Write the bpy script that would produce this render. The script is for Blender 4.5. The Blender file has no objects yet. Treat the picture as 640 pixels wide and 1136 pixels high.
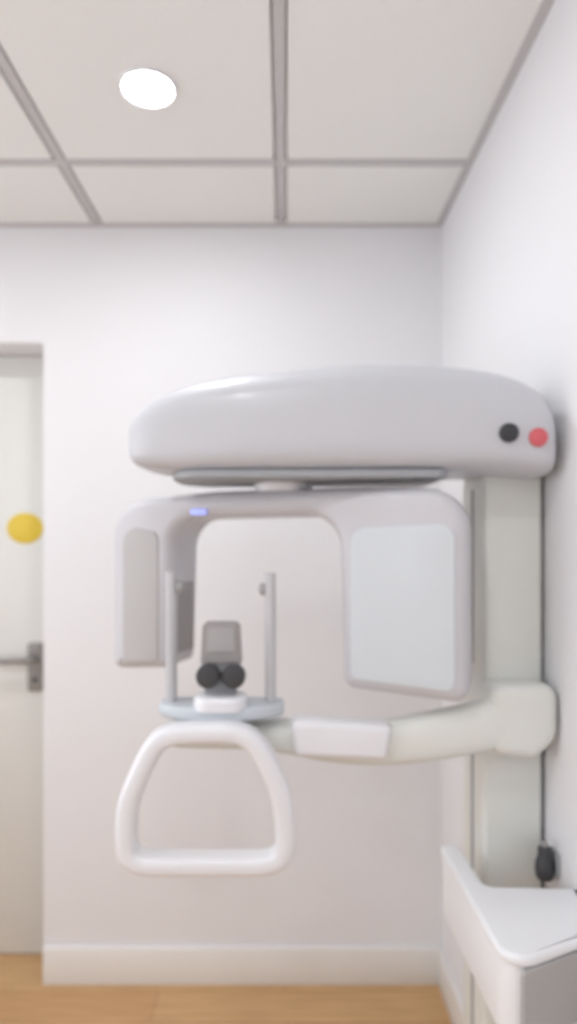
import bpy, bmesh, math
from mathutils import Vector, Matrix
from mathutils.geometry import tessellate_polygon

C = bpy.context.scene.collection
PI = math.pi
EYE, F, D = 1.454, 721.0, 2.14          # eye height (m), focal length (px of a 640x1136 frame), distance to the back wall
CEIL = 2.493
XR, XL, YB, YF = 0.516, -2.10, D, -1.60  # right wall, left wall, back wall, wall behind the camera


def at(px, py, d):
    """point at distance d seen at a pixel of the photograph"""
    return Vector(((px - 316) / F * d, d, EYE + (600 - py) / F * d))


# ------------------------------------------------------------------ materials
def mat(name, col, rough=0.5, metal=0.0, noise=0.0, scale=20.0, bump=0.0, emit=None, strength=0.0, spec=0.5, coat=0.0):
    m = bpy.data.materials.new(name)
    m.use_nodes = True
    nt = m.node_tree
    b = nt.nodes['Principled BSDF']
    b.inputs['Base Color'].default_value = (*col, 1)
    b.inputs['Roughness'].default_value = rough
    b.inputs['Metallic'].default_value = metal
    b.inputs['Specular IOR Level'].default_value = spec
    b.inputs['Coat Weight'].default_value = coat
    if noise or bump:
        tc = nt.nodes.new('ShaderNodeTexCoord')
        n = nt.nodes.new('ShaderNodeTexNoise')
        n.inputs['Scale'].default_value = scale
        n.inputs['Detail'].default_value = 5
        nt.links.new(tc.outputs['Object'], n.inputs['Vector'])
        if noise:
            mx = nt.nodes.new('ShaderNodeMix'); mx.data_type = 'RGBA'
            mx.inputs[6].default_value = (*[c * (1 - noise) for c in col], 1)
            mx.inputs[7].default_value = (*[min(1, c * (1 + noise)) for c in col], 1)
            nt.links.new(n.outputs['Fac'], mx.inputs[0])
            nt.links.new(mx.outputs[2], b.inputs['Base Color'])
        if bump:
            bp = nt.nodes.new('ShaderNodeBump')
            bp.inputs['Strength'].default_value = bump
            bp.inputs['Distance'].default_value = 0.002
            nt.links.new(n.outputs['Fac'], bp.inputs['Height'])
            nt.links.new(bp.outputs['Normal'], b.inputs['Normal'])
    if emit:
        b.inputs['Emission Color'].default_value = (*emit, 1)
        b.inputs['Emission Strength'].default_value = strength
    return m


def wood_floor():
    m = bpy.data.materials.new('oak_planks'); m.use_nodes = True
    nt = m.node_tree; b = nt.nodes['Principled BSDF']
    tc = nt.nodes.new('ShaderNodeTexCoord')
    br = nt.nodes.new('ShaderNodeTexBrick')
    br.offset = 0.37
    br.inputs['Scale'].default_value = 1.0
    br.inputs['Brick Width'].default_value = 1.1
    br.inputs['Row Height'].default_value = 0.14
    br.inputs['Mortar Size'].default_value = 0.0015
    br.inputs['Mortar Smooth'].default_value = 0.3
    br.inputs['Color1'].default_value = (0.68, 0.43, 0.205, 1)
    br.inputs['Color2'].default_value = (0.63, 0.365, 0.17, 1)
    br.inputs['Mortar'].default_value = (0.42, 0.24, 0.11, 1)
    nt.links.new(tc.outputs['Object'], br.inputs['Vector'])
    mp = nt.nodes.new('ShaderNodeMapping'); mp.inputs['Scale'].default_value = (1.5, 22, 1)
    nt.links.new(tc.outputs['Object'], mp.inputs['Vector'])
    n = nt.nodes.new('ShaderNodeTexNoise'); n.inputs['Scale'].default_value = 3; n.inputs['Detail'].default_value = 8
    nt.links.new(mp.outputs['Vector'], n.inputs['Vector'])
    rp = nt.nodes.new('ShaderNodeValToRGB')
    rp.color_ramp.elements[0].color = (0.78, 0.76, 0.72, 1); rp.color_ramp.elements[0].position = 0.3
    rp.color_ramp.elements[1].color = (1.0, 1.0, 1.0, 1); rp.color_ramp.elements[1].position = 0.7
    nt.links.new(n.outputs['Fac'], rp.inputs['Fac'])
    mx = nt.nodes.new('ShaderNodeMix'); mx.data_type = 'RGBA'; mx.blend_type = 'MULTIPLY'
    mx.inputs[0].default_value = 1
    nt.links.new(br.outputs['Color'], mx.inputs[6]); nt.links.new(rp.outputs['Color'], mx.inputs[7])
    nt.links.new(mx.outputs[2], b.inputs['Base Color'])
    b.inputs['Roughness'].default_value = 0.42
    return m


def glass():
    m = bpy.data.materials.new('fill_window_glass'); m.use_nodes = True
    nt = m.node_tree; nt.nodes.clear()
    t = nt.nodes.new('ShaderNodeBsdfTransparent'); g = nt.nodes.new('ShaderNodeBsdfGlossy'); g.inputs['Roughness'].default_value = 0.02
    x = nt.nodes.new('ShaderNodeMixShader'); x.inputs[0].default_value = 0.06
    o = nt.nodes.new('ShaderNodeOutputMaterial')
    nt.links.new(t.outputs[0], x.inputs[1]); nt.links.new(g.outputs[0], x.inputs[2]); nt.links.new(x.outputs[0], o.inputs[0])
    return m


M = {
    'wall': mat('white_wall_paint', (0.85, 0.845, 0.86), 0.75, noise=0.008, scale=6, bump=0.05),
    'ceiling': mat('mineral_ceiling_tile', (0.89, 0.885, 0.86), 0.9, noise=0.03, scale=180, bump=0.25),
    'grid': mat('ceiling_grid_enamel', (0.58, 0.56, 0.56), 0.5),
    'floor': wood_floor(),
    'base': mat('baseboard_enamel', (0.86, 0.84, 0.81), 0.4, noise=0.01),
    'door': mat('door_paint', (0.76, 0.755, 0.72), 0.45, noise=0.01, scale=4),
    'shell': mat('machine_white_enamel', (0.61, 0.615, 0.645), 0.38, noise=0.01, scale=3, coat=0.15),
    'shell2': mat('machine_warm_enamel', (0.62, 0.61, 0.635), 0.4, noise=0.01, scale=3, coat=0.15),
    'warm': mat('shaded_grey_cover', (0.50, 0.48, 0.475), 0.45, noise=0.01, scale=3),
    'support': mat('temple_support_grey', (0.58, 0.575, 0.59), 0.4, noise=0.01),
    'panel': mat('machine_pale_panel', (0.67, 0.71, 0.74), 0.35, noise=0.01, scale=3, coat=0.2),
    'col': mat('column_grey_enamel', (0.79, 0.80, 0.755), 0.42, noise=0.01, scale=3),
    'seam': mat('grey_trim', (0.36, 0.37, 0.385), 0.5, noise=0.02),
    'white': mat('glossy_white_plastic', (0.86, 0.86, 0.885), 0.28, noise=0.005, coat=0.3),
    'clear': mat('smoked_plastic', (0.42, 0.41, 0.41), 0.25, noise=0.01, coat=0.3),
    'mid': mat('grey_plastic', (0.34, 0.32, 0.315), 0.45, noise=0.03),
    'blue': mat('blue_grey_plastic', (0.60, 0.64, 0.68), 0.4, noise=0.01),
    'dark': mat('dark_rubber', (0.055, 0.055, 0.06), 0.5, noise=0.05),
    'black': mat('black_plastic', (0.035, 0.035, 0.04), 0.35, noise=0.05),
    'red': mat('red_button_plastic', (0.68, 0.13, 0.15), 0.35, noise=0.02),
    'metal': mat('brushed_steel', (0.30, 0.285, 0.27), 0.38, metal=0.6, noise=0.03, scale=60),
    'yellow': mat('yellow_vinyl', (0.72, 0.52, 0.045), 0.5, noise=0.02),
    'ochre': mat('ochre_vinyl', (0.50, 0.36, 0.02), 0.5, noise=0.02),
    'desk': mat('white_desk_laminate', (0.89, 0.90, 0.92), 0.35, noise=0.005),
    'front': mat('shaded_desk_laminate', (0.44, 0.43, 0.42), 0.45, noise=0.01),
    'cable': mat('grey_cable', (0.33, 0.33, 0.33), 0.5, noise=0.02),
    'glass': glass(),
    'lamp': mat('lit_lamp_diffuser', (0.9, 0.9, 0.9), 0.5, emit=(0.93, 0.965, 1.0), strength=1.0),
    'led': mat('blue_indicator_lens', (0.35, 0.4, 0.85), 0.3, emit=(0.4, 0.45, 1.0), strength=0.5),
}

# ------------------------------------------------------------------ helpers
def obj(name, bm, m, parent=None, smooth=40, world=True):
    bmesh.ops.recalc_face_normals(bm, faces=bm.faces[:])
    me = bpy.data.meshes.new(name); bm.to_mesh(me); bm.free()
    me.materials.append(M[m] if isinstance(m, str) else m)
    o = bpy.data.objects.new(name, me); C.objects.link(o)
    if smooth:
        me.shade_smooth()
        try:
            me.set_sharp_from_angle(angle=math.radians(smooth))
        except Exception:
            pass
    if parent is not None:
        o.parent = parent
        if world:                                   # mesh data given in world coordinates
            o.matrix_parent_inverse = parent_world(parent).inverted()
    return o


def parent_world(p):
    m = p.matrix_basis.copy()
    if p.parent is not None:
        m = parent_world(p.parent) @ p.matrix_parent_inverse @ m
    return m


def thing(name, label, cat, loc, group=None):
    o = bpy.data.objects.new(name, None); C.objects.link(o)
    o.empty_display_size = 0.1
    o.location = loc; o['label'] = label; o['category'] = cat
    if group: o['group'] = group
    return o


def tag(o, label, cat, group=None):
    o['label'] = label; o['category'] = cat
    if group: o['group'] = group
    return o


def struct(name, bm, m, parent=None, smooth=30):
    o = obj(name, bm, m, parent, smooth)
    if parent is None: o['kind'] = 'structure'
    return o


def box(bm, x0, x1, y0, y1, z0, z1, bev=0.0, seg=2):
    t = bmesh.new()
    bmesh.ops.create_cube(t, size=1)
    for v in t.verts:
        v.co = Vector(((x0 + x1) / 2 + v.co.x * (x1 - x0), (y0 + y1) / 2 + v.co.y * (y1 - y0), (z0 + z1) / 2 + v.co.z * (z1 - z0)))
    if bev:
        bmesh.ops.bevel(t, geom=t.edges[:], offset=bev, segments=seg, profile=0.5, affect='EDGES')
    me = bpy.data.meshes.new('t'); t.to_mesh(me); t.free(); bm.from_mesh(me); bpy.data.meshes.remove(me)
    return bm


def lathe(bm, prof, centre, axis='z', n=40):
    """profile (r, h) revolved about an axis through centre"""
    rings = []
    for r, h in prof:
        ring = []
        for k in range(n):
            a = 2 * PI * k / n
            if axis == 'z': p = Vector((r * math.cos(a), r * math.sin(a), h))
            elif axis == 'y': p = Vector((r * math.cos(a), h, r * math.sin(a)))
            else: p = Vector((h, r * math.cos(a), r * math.sin(a)))
            ring.append(bm.verts.new(p + Vector(centre)))
        rings.append(ring)
    for a, b in zip(rings, rings[1:]):
        for k in range(n):
            bm.faces.new((a[k], a[(k + 1) % n], b[(k + 1) % n], b[k]))
    bm.faces.new(rings[0]); bm.faces.new(rings[-1])
    return bm


def round_poly(pts, seg=8):
    """pts: (x, y, radius) in order; returns outline points"""
    out = []
    n = len(pts)
    for i in range(n):
        p0, p1, p2 = [Vector(pts[(i + k - 1) % n][:2]) for k in range(3)]
        r = pts[i][2]
        if r <= 0:
            out.append(p1); continue
        a = (p0 - p1).normalized(); b = (p2 - p1).normalized()
        ang = a.angle(b)
        t = min(r / math.tan(ang / 2), 0.49 * (p0 - p1).length, 0.49 * (p2 - p1).length)
        r = t * math.tan(ang / 2)
        c = p1 + (a + b).normalized() * (r / math.sin(ang / 2))
        s = p1 + a * t - c; e = p1 + b * t - c
        tot = math.atan2(s.x * e.y - s.y * e.x, s.dot(e))
        for k in range(seg + 1):
            q = Matrix.Rotation(tot * k / seg, 2) @ s
            out.append(c + q)
    # drop doubles
    res = []
    for p in out:
        if not res or (p - res[-1]).length > 1e-5: res.append(p)
    if (res[0] - res[-1]).length < 1e-5: res.pop()
    return res


def slab(bm, outline, h0, h1, place, r=0.01, seg=4, r0=None):
    """closed outline extruded from h0 to h1 with rounded rims; place(u, v, h) -> world point"""
    r0 = r if r0 is None else r0
    n = len(outline)
    area = sum(outline[i].x * outline[(i + 1) % n].y - outline[(i + 1) % n].x * outline[i].y for i in range(n))
    sg = 1 if area > 0 else -1
    nor = []
    for i in range(n):
        e1 = (outline[i] - outline[i - 1]).normalized(); e2 = (outline[(i + 1) % n] - outline[i]).normalized()
        n1 = Vector((-e1.y, e1.x)) * sg; n2 = Vector((-e2.y, e2.x)) * sg
        s = (n1 + n2)
        s = s.normalized() / max(0.3, s.normalized().dot(n1))
        nor.append(s)                                  # inward
    levels = []
    for k in range(seg + 1):
        a = PI / 2 * k / seg
        levels.append((r0 * (1 - math.sin(a)), h0 + r0 * (1 - math.cos(a))))
    for k in range(seg + 1):
        a = PI / 2 * k / seg
        levels.append((r * (1 - math.cos(a)), h1 - r * (1 - math.sin(a))))
    rings = [[bm.verts.new(place(outline[i].x + nor[i].x * off, outline[i].y + nor[i].y * off, h)) for i in range(n)] for off, h in levels]
    for a, b in zip(rings, rings[1:]):
        for i in range(n):
            bm.faces.new((a[i], a[(i + 1) % n], b[(i + 1) % n], b[i]))
    for ring in (rings[0], rings[-1]):
        off = levels[0][0] if ring is rings[0] else levels[-1][0]
        flat = [Vector((outline[i].x + nor[i].x * off, outline[i].y + nor[i].y * off, 0)) for i in range(n)]
        for t in tessellate_polygon([flat]):
            try: bm.faces.new([ring[k] for k in t])
            except ValueError: pass
    return bm


def spline(pts, n=6, closed=False):
    """Catmull-Rom through points of any dimension"""
    P = [Vector(p) for p in pts]; out = []
    m = len(P)
    rng = m if closed else m - 1
    for i in range(rng):
        if closed: a, b, c, d = P[(i - 1) % m], P[i], P[(i + 1) % m], P[(i + 2) % m]
        else: a, b, c, d = P[max(i - 1, 0)], P[i], P[i + 1], P[min(i + 2, m - 1)]
        for k in range(n):
            t = k / n
            out.append(0.5 * ((2 * b) + (c - a) * t + (2 * a - 5 * b + 4 * c - d) * t * t + (3 * b - a - 3 * c + d) * t ** 3))
    if not closed: out.append(P[-1])
    return out


def band(bm, path, w, h, closed, side=Vector((0, 1, 0)), n=20, power=3.2):
    """superellipse section swept along a path; h measured along side, w across; w may be a list"""
    m = len(path); rings = []
    for i, p in enumerate(path):
        if closed: t = (path[(i + 1) % m] - path[i - 1]).normalized()
        else: t = (path[min(i + 1, m - 1)] - path[max(i - 1, 0)]).normalized()
        s = (side - t * side.dot(t)).normalized(); u = t.cross(s)
        ww = w[i] if isinstance(w, list) else w
        hh = h[i] if isinstance(h, list) else h
        ring = []
        for k in range(n):
            a = 2 * PI * k / n
            ca, sa = math.cos(a), math.sin(a)
            ca = math.copysign(abs(ca) ** (2 / power), ca); sa = math.copysign(abs(sa) ** (2 / power), sa)
            ring.append(bm.verts.new(p + u * (ca * ww / 2) + s * (sa * hh / 2)))
        rings.append(ring)
    rng = m if closed else m - 1
    for i in range(rng):
        a, b = rings[i], rings[(i + 1) % m]
        for k in range(n): bm.faces.new((a[k], a[(k + 1) % n], b[(k + 1) % n], b[k]))
    if not closed:
        bm.faces.new(rings[0]); bm.faces.new(rings[-1])
    return bm


def loft(bm, secs, n=40, power=3.5):
    """secs: (x, y centre, half depth, z low, z high) superellipse sections stacked along x"""
    rings = []
    for s in secs:
        x, yc, hy, z0, z1 = s[:5]
        pw = s[5] if len(s) > 5 else power
        zc, hz = (z0 + z1) / 2, (z1 - z0) / 2
        ring = []
        for k in range(n):
            a = 2 * PI * (k + 0.5) / n
            ca, sa = math.cos(a), math.sin(a)
            q = pw if sa > 0 else pw * 1.6               # flatter belly
            ca = math.copysign(abs(ca) ** (2 / q), ca); sa = math.copysign(abs(sa) ** (2 / q), sa)
            ring.append(bm.verts.new((x, yc + hy * ca, zc + hz * sa)))
        rings.append(ring)
    for a, b in zip(rings, rings[1:]):
        for k in range(n): bm.faces.new((a[k], a[(k + 1) % n], b[(k + 1) % n], b[k]))
    bm.faces.new(rings[0]); bm.faces.new(rings[-1])
    return bm


NB = bmesh.new
# ------------------------------------------------------------------ the room
T = 0.20
DX1, DX0, DZ, REC = -0.795, -1.62, 2.107, 0.14       # door opening and the depth of its recess
struct('floor', box(NB(), XL, XR, YF, YB + REC + 0.04, -0.05, 0.0), 'floor')

# back wall with the door opening: one mesh
bm = NB()
box(bm, DX1, XR + T, YB, YB + T, 0, CEIL + 0.1)
box(bm, XL - T, DX0, YB, YB + T, 0, CEIL + 0.1)
box(bm, DX0, DX1, YB, YB + T, DZ, CEIL + 0.1)
struct('wall_back', bm, 'wall', smooth=0)
struct('wall_right', box(NB(), XR, XR + T, YF - T, YB, 0, CEIL + 0.1), 'wall', smooth=0)
WY0, WY1, WZ0, WZ1 = -0.80, 1.50, 0.85, 2.25          # unseen window added in the left wall for fill daylight
VX0, VX1, VZ0, VZ1 = -1.75, -0.95, 1.1, 2.1          # second added window, out of view behind the camera, for more fill
bm = NB()
box(bm, XL - T, XL, YF - T, WY0, 0, CEIL + 0.1); box(bm, XL - T, XL, WY1, YB, 0, CEIL + 0.1)
box(bm, XL - T, XL, WY0, WY1, 0, WZ0); box(bm, XL - T, XL, WY0, WY1, WZ1, CEIL + 0.1)
struct('wall_left', bm, 'wall', smooth=0)
bm = NB()
box(bm, XL, VX0, YF - T, YF, 0, CEIL + 0.1); box(bm, VX1, XR, YF - T, YF, 0, CEIL + 0.1)
box(bm, VX0, VX1, YF - T, YF, 0, VZ0); box(bm, VX0, VX1, YF - T, YF, VZ1, CEIL + 0.1)
struct('wall_front', bm, 'wall', smooth=0)


def window(name, place, a0, a1, z0, z1):  # frame and pane of a window added to let fill daylight in
    bm = NB()
    for u0, u1, v0, v1 in ((a0, a0 + .05, z0, z1), (a1 - .05, a1, z0, z1), (a0 + .05, a1 - .05, z0, z0 + .05), (a0 + .05, a1 - .05, z1 - .05, z1),
                           ((a0 + a1) / 2 - .03, (a0 + a1) / 2 + .03, z0 + .05, z1 - .05)):
        p, q = place(u0, 0.06), place(u1, 0.11)
        box(bm, min(p[0], q[0]), max(p[0], q[0]), min(p[1], q[1]), max(p[1], q[1]), v0, v1, 0.004)
    w = struct(name, bm, 'base')
    p, q = place(a0 + .04, 0.083), place(a1 - .04, 0.087)
    obj('pane', box(NB(), min(p[0], q[0]), max(p[0], q[0]), min(p[1], q[1]), max(p[1], q[1]), z0 + .04, z1 - .04), 'glass', w, smooth=0)
    return w


window('fill_window_1', lambda u, h: (XL - h, u), WY0, WY1, WZ0, WZ1)
window('fill_window_2', lambda u, h: (u, YF - h), VX0, VX1, VZ0, VZ1)
for nm, loc, rot, sx, sy in (('left_fill_window_portal', (XL - T - 0.01, (WY0 + WY1) / 2, (WZ0 + WZ1) / 2), (0, -PI / 2, 0), WZ1 - WZ0, WY1 - WY0),
                             ('rear_fill_window_portal', ((VX0 + VX1) / 2, YF - T - 0.01, (VZ0 + VZ1) / 2), (PI / 2, 0, 0), VX1 - VX0, VZ1 - VZ0)):
    l = bpy.data.lights.new(nm, 'AREA'); l.shape = 'RECTANGLE'; l.size = sx; l.size_y = sy
    l.cycles.is_portal = True
    o = bpy.data.objects.new(nm, l); C.objects.link(o); o.location = loc; o.rotation_euler = rot

# suspended ceiling: soffit slab, tiles hung between grid bars
GX = [-0.012 + 0.6 * k for k in range(-3, 1)]
GY = [1.783 - 0.6 * k for k in range(0, 6)]
xs = [XL] + [x for x in GX if x > XL] + [XR]
ys = sorted([YF] + [y for y in GY if y > YF] + [YB])
HALF, REV = 0.012, 0.006
lights_at = [(-0.312, 1.483), (-0.312, 0.283), (-0.312, -0.917), (-1.512, 1.483), (-1.512, 0.283)]  # first lamp is in view; the others are unseen, added for light
bm = NB()
box(bm, XL, XR, YF, YB, CEIL + 0.012, CEIL + 0.06)
for i in range(len(xs) - 1):
    for j in range(len(ys) - 1):
        a = xs[i] + (HALF + REV); b = xs[i + 1] - (HALF + REV)
        c = ys[j] + (HALF + REV); d = ys[j + 1] - (HALF + REV)
        if b - a < 0.02 or d - c < 0.02: continue
        box(bm, a, b, c, d, CEIL - 0.003, CEIL + 0.014, 0.0015, 1)
ceiling = struct('ceiling', bm, 'ceiling', smooth=0)
bm = NB()
for x in xs[1:-1]: box(bm, x - HALF, x + HALF, YF, YB, CEIL - 0.001, CEIL + 0.013)
for y in ys[1:-1]: box(bm, XL, XR, y - HALF, y + HALF, CEIL - 0.0013, CEIL + 0.013)
struct('ceiling_grid', bm, 'grid', ceiling, smooth=0)
# grey wall angle round the perimeter, standing in for the shadow band there
bm = NB()
box(bm, XL, XR, YB - 0.022, YB, CEIL - 0.006, CEIL + 0.012)
box(bm, XR - 0.022, XR, YF, YB - 0.022, CEIL - 0.006, CEIL + 0.012)
box(bm, XL, XL + 0.022, YF, YB - 0.022, CEIL - 0.006, CEIL + 0.012)
struct('trim_1', bm, 'grid', smooth=0)

# baseboards
BH = 0.12
struct('baseboard_back', box(NB(), DX1 + 0.002, XR, YB - 0.014, YB, 0, BH, 0.003), 'base')
struct('baseboard_right', box(NB(), XR - 0.014, XR, YF, YB - 0.014, 0, BH, 0.003), 'base')
struct('baseboard_left', box(NB(), XL, XL + 0.014, YF, YB, 0, BH, 0.003), 'base')

# the door: leaf set back in its opening, lever handle on a long plate
YD = YB + REC
door = struct('door_1', box(NB(), DX0 + 0.004, DX1 - 0.004, YD, YD + 0.04, 0.006, DZ - 0.004, 0.002), 'door')
HZ = EYE - 130 / F * YD
hx = (40 - 316) / F * YD
bm = NB()
slab(bm, round_poly([(hx - 0.027, HZ - 0.115, 0.012), (hx + 0.027, HZ - 0.115, 0.012), (hx + 0.027, HZ + 0.055, 0.012), (hx - 0.027, HZ + 0.055, 0.012)]),
     0, 0.010, lambda u, v, h: Vector((u, YD - h, v)), r=0.003, r0=0.0001)
handle = obj('door_handle', bm, 'metal', door)
bm = NB()
lathe(bm, [(0.011, 0), (0.011, -0.045), (0.008, -0.050)], (hx, YD - 0.008, HZ), 'y', 24)
p = [Vector((hx, YD - 0.050, HZ)), Vector((hx - 0.03, YD - 0.053, HZ)), Vector((hx - 0.09, YD - 0.052, HZ - 0.001)), Vector((hx - 0.145, YD - 0.046, HZ - 0.002))]
band(bm, spline(p, 6), 0.026, 0.014, False)
obj('lever', bm, 'metal', handle)
bm = NB()
lathe(bm, [(0.0085, 0), (0.0085, -0.004), (0.006, -0.005)], (hx, YD - 0.010, HZ - 0.075), 'y', 24)
obj('lock_cylinder', bm, 'dark', handle)

# yellow sign stuck on the door
sc = at(28, 586, YD)
bm = NB()
ov = [Vector((sc.x + 0.064 * math.cos(2 * PI * k / 48), sc.z + 0.054 * math.sin(2 * PI * k / 48))) for k in range(48)]
slab(bm, ov, 0, 0.003, lambda u, v, h: Vector((u, YD - h, v)), r=0.001, r0=0.0001, seg=2)
sign = tag(obj('door_sign', bm, 'yellow'), 'small yellow oval sign stuck on the pale door above its handle', 'sign')
# ------------------------------------------------------------------ ceiling lights
for k, (x, y) in enumerate(lights_at):
    seen = k == 0
    L = thing('ceiling_downlight',
              'round lit recessed downlight in the ceiling tile left of the long grid bar' if seen else
              'unseen downlight added for room light, in a ceiling tile behind the camera or off to the left', 'light',
              (x, y, CEIL), None if seen else 'added downlights out of view')
    bm = NB()
    lathe(bm, [(0.056, -0.004), (0.056, -0.009), (0.059, -0.011), (0.063, -0.010), (0.066, -0.004), (0.066, -0.003), (0.056, -0.003)], (x, y, CEIL), 'z', 48)
    bm.faces.ensure_lookup_table()
    for f in [f for f in bm.faces if len(f.verts) > 8]: bm.faces.remove(f)
    obj('bezel', bm, 'white', L)
    bm = NB()
    lathe(bm, [(0.0565, -0.0032), (0.0565, -0.006), (0.04, -0.0085), (0.015, -0.0095)], (x, y, CEIL), 'z', 48)
    obj('diffuser', bm, 'lamp', L)

# ------------------------------------------------------------------ the dental X-ray unit
unit = thing('dental_xray_unit', 'white panoramic dental x-ray machine with overhead arm, hung from a column by the right wall', 'medical machine', (0.452, 1.36, 0))

# column, fixed to the right wall, with its base plate
cx0, cx1, cy0, cy1 = 0.392, 0.508, 1.280, 1.435
oc = round_poly([(cx0, cy0, 0.010), (cx1, cy0, 0.010), (cx1, cy1, 0.010), (cx0, cy1, 0.010)], 5)
bm = NB()
slab(bm, oc, 0.0145, 1.745, lambda u, v, h: Vector((u, v, h)), r=0.006)
column = obj('column', bm, 'col', unit)
bm = NB()
slab(bm, round_poly([(0.36, 1.20, 0.02), (0.5, 1.20, 0.02), (0.5, 1.50, 0.02), (0.36, 1.50, 0.02)]), 0, 0.014, lambda u, v, h: Vector((u, v, h)), r=0.004)
obj('base_plate', bm, 'seam', unit)
for z in (0.45, 1.10):
    obj('wall_bracket', box(NB(), 0.505, XR - 0.0005, 1.30, 1.42, z, z + 0.12, 0.002), 'seam', unit)
# guide slots in the side of the column
bm = NB()
box(bm, cx0 - 0.0015, cx0 + 0.002, cy0 + 0.07, cy0 + 0.085, 0.30, 1.04, 0.0006, 1)
box(bm, cx0 - 0.0015, cx0 + 0.002, cy0 + 0.07, cy0 + 0.085, 1.20, 1.56, 0.0006, 1)
obj('guide_slot', bm, 'seam', column)

# overhead arm: lofted housing with sloping nose
def zz(py, d): return EYE + (600 - py) / F * d
YA = 1.305
keys = [  # px on the photo, half depth, bottom y, top y
    (150, 0.018, 500, 480), (153, 0.045, 509, 470), (160, 0.066, 515, 460), (172, 0.084, 519, 450), (190, 0.098, 522, 440), (215, 0.110, 524, 431),
    (260, 0.123, 524, 421.5), (320, 0.132, 524, 414), (390, 0.137, 524, 408), (460, 0.139, 524, 408.5), (510, 0.139, 523, 412),
    (545, 0.138, 524, 419), (575, 0.136, 527, 430), (592, 0.130, 528, 441), (603, 0.118, 527, 454), (609, 0.098, 522, 467), (612, 0.07, 514, 482)]
kv = [Vector((k[0], k[1], k[2], k[3])) for k in keys]
secs = []
for v in spline(kv, 4):
    px, hy, yb, yt = v
    yf = YA - 0.139 + (0.139 - hy) * 0.55      # front stays fuller than the back
    yc = yf + hy
    x = (px - 316) / F * (YA - 0.02) if px < 560 else (px - 316) / F * (YA - 0.02 - 0.07 * (px - 560) / 52)
    secs.append((x, yc, hy, zz(yb, 1.20), zz(yt, 1.27), 3.0))
bm = loft(NB(), secs, 56, 3.0)
arm = obj('overhead_arm', bm, 'shell', unit, smooth=60)

# darker grey plate under the arm
def place_xy(u, v, h): return Vector((u, v, h))
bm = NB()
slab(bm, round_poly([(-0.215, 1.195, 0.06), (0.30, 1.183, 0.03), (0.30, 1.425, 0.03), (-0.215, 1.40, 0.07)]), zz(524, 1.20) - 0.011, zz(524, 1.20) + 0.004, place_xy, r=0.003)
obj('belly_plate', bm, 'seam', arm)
# buttons at the column end of the arm
bp = []
for px, py, m, nm in ((563, 481, 'black', 'black_button'), (595, 486, 'red', 'emergency_button')):
    yy = 1.172 if px < 580 else 1.176
    c = at(px, py, yy)
    bm = NB()
    lathe(bm, [(0.023, 0.030), (0.023, 0), (0.0215, -0.003), (0.018, -0.003)], (c.x, yy, c.z), 'y', 36)
    ring = obj('button_collar', bm, 'clear', arm)
    bm = NB()
    lathe(bm, [(0.017, 0.0), (0.0175, -0.008), (0.016, -0.014), (0.010, -0.0165), (0.003, -0.017)], (c.x, yy, c.z), 'y', 36)
    b = obj(nm, bm, m, arm)
# rotating joint between arm and gantry
PX, PY = -0.003, 1.335
bm = NB()
lathe(bm, [(0.058, 1.553), (0.060, 1.558), (0.060, 1.588), (0.050, 1.600)], (PX, PY, 0), 'z', 48)
obj('rotation_joint', bm, 'white', unit)

# rotating gantry: a C shape seen obliquely, u runs along it, h goes back
P0 = Vector((-0.378, 1.404)); E = Vector((0.942, -0.337)).normalized(); N2 = Vector((-E.y, E.x))
if N2.y < 0: N2 = -N2
def gp(u, v, h): 
    q = P0 + E * u + N2 * h
    return Vector((q.x, q.y, v))
ZT, ZB, ZO = 1.553, 1.454 - 0.290, 1.454 + 0.047
out = round_poly([
    (0.000, ZB + 0.012, 0.02), (0.140, ZB + 0.022, 0.02), (0.150, ZO, 0.065), (0.506, ZO + 0.003, 0.065), (0.516, ZB + 0.010, 0.022),
    (0.747, ZB - 0.004, 0.028), (0.745, ZT - 0.004, 0.075), (0.50, ZT + 0.003, 0.3), (0.25, ZT + 0.003, 0.3), (0.000, ZT - 0.012, 0.085)], 10)
GD = 0.135
bm = NB()
slab(bm, out, 0.0, GD, gp, r=0.022, r0=0.026, seg=7)
gantry = obj('rotating_gantry', bm, 'shell2', unit, smooth=50)
# sensor housing face, pale raised panel on the right limb
bm = NB()
slab(bm, round_poly([(0.533, ZB + 0.030, 0.018), (0.724, ZB + 0.018, 0.018), (0.724, ZO - 0.016, 0.03), (0.533, ZO - 0.022, 0.03)]), -0.003, 0.006, gp, r=0.001, r0=0.003)
sensor = obj('sensor_cover', bm, 'panel', gantry)
# slim beam window on the inner side of each limb
bm = NB()
def inner(u0): return lambda a, v, h: gp(u0 + h, v, a)
slab(bm, round_poly([(0.030, ZB + 0.05, 0.008), (0.105, ZB + 0.05, 0.008), (0.105, ZB + 0.20, 0.008), (0.030, ZB + 0.20, 0.008)]), 0.138, 0.1485, inner(0), r=0.002, r0=0.002)
obj('beam_window', bm, 'mid', gantry)
# tube head cover on the left limb: shallow raised shield, its colour darkened as shade
bm = NB()
slab(bm, round_poly([(0.034, ZB + 0.030, 0.012), (0.120, ZB + 0.036, 0.012), (0.120, ZO - 0.03, 0.02), (0.034, ZO - 0.010, 0.04)]), -0.003, 0.006, gp, r=0.001, r0=0.003)
obj('shaded_tube_cover', bm, 'warm', gantry)['label'] = 'cover of the left limb, warm grey with shade in its colour'
# blue positioning light lens under the bar
bm = NB()
slab(bm, round_poly([(0.196, ZO + 0.006, 0.004), (0.232, ZO + 0.006, 0.004), (0.232, ZO + 0.018, 0.004), (0.196, ZO + 0.018, 0.004)]), -0.003, 0.004, gp, r=0.001, r0=0.0015)
obj('indicator_light', bm, 'led', gantry)

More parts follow.
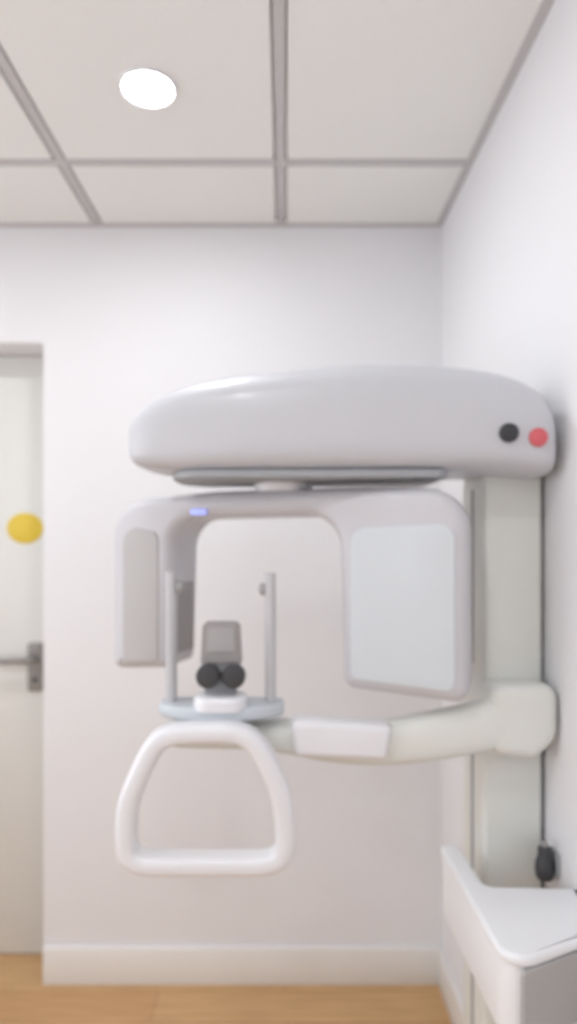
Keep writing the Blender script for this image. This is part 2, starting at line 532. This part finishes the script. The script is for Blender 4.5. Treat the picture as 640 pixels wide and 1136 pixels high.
# lower arm: carriage round the column and the curved beam that carries the chin rest
carr = round_poly([(0.372, 1.205, 0.03), (0.5105, 1.205, 0.035), (0.5105, 1.455, 0.02), (0.372, 1.455, 0.02)])
bm = NB()
slab(bm, round_poly([(0.382, 0.395 - 0.34, 0.03), (0.382, 0.185, 0.03), (0.511, 0.185, 0.03), (0.511, 0.085, 0.045), (0.47, 0.045, 0.03)]), 0, 0.25,
     lambda u, v, h: Vector((u, 1.205 + h, 1.0 + v)), r=0.01, r0=0.022, seg=6)
carriage = obj('lower_carriage', bm, 'col', unit)
bm = NB()
pth = [at(560, 800, 1.235), at(520, 808, 1.235), at(470, 817, 1.235), at(420, 823, 1.24), at(370, 822, 1.245), at(330, 817, 1.25), at(290, 813, 1.255), at(245, 812, 1.255), at(200, 812, 1.25), at(186, 811, 1.25)]
wid = [0.095, 0.092, 0.088, 0.080, 0.072, 0.062, 0.055, 0.052, 0.048, 0.036]
dep = [0.06, 0.065, 0.07, 0.075, 0.08, 0.085, 0.09, 0.09, 0.08, 0.06]
pp = spline([Vector((*a, b, c)) for a, b, c in zip(pth, wid, dep)], 5)
band(bm, [Vector(p[:3]) for p in pp], [p[3] for p in pp], [p[4] for p in pp], False, n=28, power=3.0)
lower = obj('lower_arm', bm, 'col', unit, smooth=60)
# white hand control cover on the beam
bm = NB()
slab(bm, round_poly([(at(326, 0, 1.2).x, zz(838, 1.2), 0.012), (at(428, 0, 1.2).x, zz(842, 1.2), 0.012), (at(436, 0, 1.2).x, zz(803, 1.2), 0.014), (at(322, 0, 1.2).x, zz(797, 1.2), 0.014)]),
     0, 0.055, lambda u, v, h: Vector((u, 1.186 + h, v)), r=0.01, r0=0.012)
obj('control_cover', bm, 'white', lower)
# chin rest platform: crescent tray with raised centre
CX = (245 - 316) / F * 1.215
def arc(cx, cy, r, a0, a1, n): return [Vector((cx + r * math.cos(math.radians(a0 + (a1 - a0) * k / n)), cy + r * math.sin(math.radians(a0 + (a1 - a0) * k / n)))) for k in range(n + 1)]
cr = arc(CX, 1.235, 0.122, -165, -15, 24)
ce = [Vector((CX + 0.118, 1.262)), Vector((CX + 0.07, 1.272)), Vector((CX, 1.274)), Vector((CX - 0.07, 1.272)), Vector((CX - 0.118, 1.262))]
crs = [Vector((p.x, 1.235 + (p.y - 1.235) * 0.52)) for p in cr] + ce
bm = NB()
slab(bm, crs, zz(797, 1.20), zz(782, 1.20), place_xy, r=0.008, r0=0.008, seg=4)
tray = obj('chin_rest_tray', bm, 'blue', unit, smooth=50)
bm = NB()
slab(bm, round_poly([(CX - 0.048, 1.165, 0.03), (CX + 0.050, 1.165, 0.03), (CX + 0.050, 1.245, 0.02), (CX - 0.048, 1.245, 0.02)]), zz(786, 1.20), zz(770, 1.20), place_xy, r=0.010, r0=0.002, seg=5)
obj('chin_cup', bm, 'white', tray)
bm = NB()
box(bm, CX - 0.045, CX + 0.045, 1.215, 1.262, zz(830, 1.2), zz(790, 1.2), 0.006)
obj('tray_support', bm, 'col', unit)

# forehead / bite post: grey plate with mirror, two dark round knobs
bm = NB()
ya = 1.205
a = at(223, 738, ya); b = at(267, 690, ya)
slab(bm, round_poly([(a.x - 0.002, a.z, 0.006), (b.x + 0.002, a.z, 0.006), (b.x - 0.002, b.z, 0.012), (a.x + 0.002, b.z, 0.012)]), 0, 0.022, lambda u, v, h: Vector((u, ya + h, v)), r=0.004, r0=0.004)
post = obj('bite_post', bm, 'mid', unit)
bm = NB()
slab(bm, round_poly([(a.x + 0.010, a.z + 0.024, 0.006), (b.x - 0.010, a.z + 0.024, 0.006), (b.x - 0.012, b.z - 0.010, 0.008), (a.x + 0.012, b.z - 0.010, 0.008)]), 0, 0.004, lambda u, v, h: Vector((u, ya - 0.002 + h, v)), r=0.001, r0=0.001)
obj('face_mirror', bm, 'clear', post)
bm = NB()
box(bm, CX - 0.030, CX + 0.030, ya + 0.002, ya + 0.020, zz(772, 1.2), a.z + 0.004, 0.003)
obj('post_stem', bm, 'seam', unit)
for px in (231, 259):
    c = at(px, 750, 1.185)
    bm = NB()
    lathe(bm, [(0.014, 0.024), (0.016, 0.012), (0.0205, 0.010), (0.022, 0.004), (0.022, -0.012), (0.019, -0.017), (0.008, -0.019)], (c.x, 1.19, c.z), 'y', 32)
    k = obj('adjusting_knob', bm, 'dark', post)

# temple supports: two slim uprights either side
for px, top, m in ((190, 640, 'support'), (300, 642, 'support')):
    d = 1.235
    bt = at(px, 790, d); tp = at(px, top, d)
    bm = NB()
    pts = [Vector((bt.x, d, bt.z)), Vector((bt.x, d, (bt.z * 2 + tp.z) / 3)), Vector((bt.x, d, (bt.z + tp.z * 2) / 3)), Vector((bt.x, d, tp.z + 0.006)), Vector((bt.x, d, tp.z))]
    q = spline(pts, 5)
    ws = [0.021] * len(q); ws[-1] = 0.010; ws[-2] = 0.015; ws[-3] = 0.019; ws[-4] = 0.022
    band(bm, q, ws, 0.030, False, n=20, power=2.6)
    t = obj('temple_support', bm, m, unit, smooth=60)
    s = 1 if px < 245 else -1
    c = Vector((bt.x + s * 0.011, d, tp.z + -0.02))
    bm = NB()
    lathe(bm, [(0.012, 0), (0.012, s * 0.006), (0.008, s * 0.010), (0.002, s * 0.011)], c, 'x', 24)
    obj('support_pad', bm, 'clear', t)

# patient grip: closed stirrup of white tube under the tray
d = 1.165
gpts = round_poly([(139, 957, 13), (141, 890, 60), (176, 813, 22), (279, 810, 30), (314, 880, 70), (319, 957, 15)], 8)
raw = [at(p.x, p.y, d) for p in gpts]
# resample evenly
def resample(pts, n):
    L = [0]
    m = len(pts)
    for i in range(m): L.append(L[-1] + (pts[(i + 1) % m] - pts[i]).length)
    res = []; j = 0
    for k in range(n):
        s = L[-1] * k / n
        while L[j + 1] < s: j += 1
        f = (s - L[j]) / max(1e-9, L[j + 1] - L[j])
        res.append(pts[j % m].lerp(pts[(j + 1) % m], f))
    return res
rs = resample(raw, 160)
for _ in range(30): rs = [(rs[i - 1] + rs[i] * 2 + rs[(i + 1) % 160]) / 4 for i in range(160)]
bm = NB()
band(bm, rs, 0.038, 0.052, True, n=24, power=3.0)
grip = obj('patient_grip', bm, 'white', unit, smooth=60)
bm = NB()
box(bm, at(212, 0, d).x, at(262, 0, d).x, d + 0.012, 1.225, zz(832, d), zz(808, d), 0.006)
obj('grip_mount', bm, 'col', unit)

# ------------------------------------------------------------------ wall desk, lower right
desk = thing('wall_desk', 'white rounded wall-mounted desk with front painted grey as shade, below the machine column at lower right', 'desk', (0.41, 1.1, 0.72))
ZD = EYE - 0.614
plan = [(0.312, 1.32, 0.02), (0.352, 1.32, 0.012), (0.356, 1.158, 0.02), (XR - 0.001, 1.152, 0.002), (XR - 0.001, 1.030, 0.002), (0.322, 0.940, 0.035)]
def rp(pl, seg=10): return round_poly(pl, seg)
bm = NB()
slab(bm, rp(plan), ZD - 0.016, ZD, place_xy, r=0.008, r0=0.004, seg=5)
obj('worktop', bm, 'desk', desk)
plan2 = [(0.316, 1.314, 0.018), (0.348, 1.314, 0.010), (0.352, 1.154, 0.02), (XR - 0.001, 1.148, 0.002), (XR - 0.001, 1.036, 0.002), (0.326, 0.9455, 0.035)]
bm = NB()
slab(bm, rp(plan2), ZD - 0.135, ZD - 0.0162, place_xy, r=0.002, r0=0.008, seg=4)
obj('body', bm, 'desk', desk)
# drawer front following the slanting face, its shade put in as grey colour
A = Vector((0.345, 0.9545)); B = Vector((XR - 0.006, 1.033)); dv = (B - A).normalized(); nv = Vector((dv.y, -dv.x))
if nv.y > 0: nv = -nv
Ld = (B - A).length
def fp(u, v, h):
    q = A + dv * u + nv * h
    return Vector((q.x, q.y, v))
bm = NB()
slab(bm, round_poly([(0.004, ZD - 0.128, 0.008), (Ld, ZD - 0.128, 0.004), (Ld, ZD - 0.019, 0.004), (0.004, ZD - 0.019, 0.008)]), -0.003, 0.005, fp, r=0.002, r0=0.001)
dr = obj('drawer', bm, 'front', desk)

# small dark hand switch hung on the right wall beside the column
hs = thing('hand_switch', 'small dark hand switch hung on the right wall beside the column foot, above the desk', 'switch', (XR, 1.235, 0.815))
hb = NB()
hc = Vector((XR - 0.0225, 1.235, 0.812))
lathe(hb, [(0.008, 0.0), (0.014, 0.001), (0.0165, 0.006), (0.018, 0.020), (0.0165, 0.034), (0.0135, 0.042), (0.0125, 0.050), (0.0135, 0.054), (0.012, 0.060), (0.006, 0.062)], hc, 'z', 28)
obj('grip', hb, 'dark', hs, smooth=60)
hb = NB()
lathe(hb, [(0.006, 0.0), (0.006, 0.007), (0.004, 0.009)], hc + Vector((0, 0, 0.061)), 'z', 20)
obj('push_button', hb, 'mid', hs, smooth=60)
hb = NB()
slab(hb, round_poly([(1.215, 0.822, 0.006), (1.255, 0.822, 0.006), (1.255, 0.866, 0.006), (1.215, 0.866, 0.006)]), 0, 0.006, lambda u, v, h: Vector((XR - h, u, v)), r=0.0015, r0=0.0001)
obj('holder', hb, 'seam', hs)

# ------------------------------------------------------------------ light, camera, view
LS = 140.0
WS = 3.35
M['lamp'].node_tree.nodes['Principled BSDF'].inputs['Emission Strength'].default_value = LS
w = bpy.data.worlds.new('room_world'); bpy.context.scene.world = w
w.use_nodes = True
w.node_tree.nodes['Background'].inputs['Color'].default_value = (0.9, 0.93, 1, 1)
w.node_tree.nodes['Background'].inputs['Strength'].default_value = WS

cam = bpy.data.cameras.new('camera'); co = bpy.data.objects.new('camera', cam); C.objects.link(co)
co.location = (0, 0, EYE); co.rotation_euler = (PI / 2, 0, 0)
cam.sensor_fit = 'AUTO'; cam.sensor_width = 36
cam.lens = 36 * F / 1136
cam.shift_x = 4 / 1136; cam.shift_y = 32 / 1136
cam.clip_start = 0.02
# the photograph is softly out of focus everywhere: the lens is focused short of the machine
cam.dof.use_dof = True; cam.dof.focus_distance = 0.60; cam.dof.aperture_fstop = 2.6
bpy.context.scene.camera = co
vs = bpy.context.scene.view_settings
vs.view_transform = 'Standard'; vs.look = 'None'; vs.gamma = 1; vs.exposure = 0.07
vs.use_curve_mapping = False
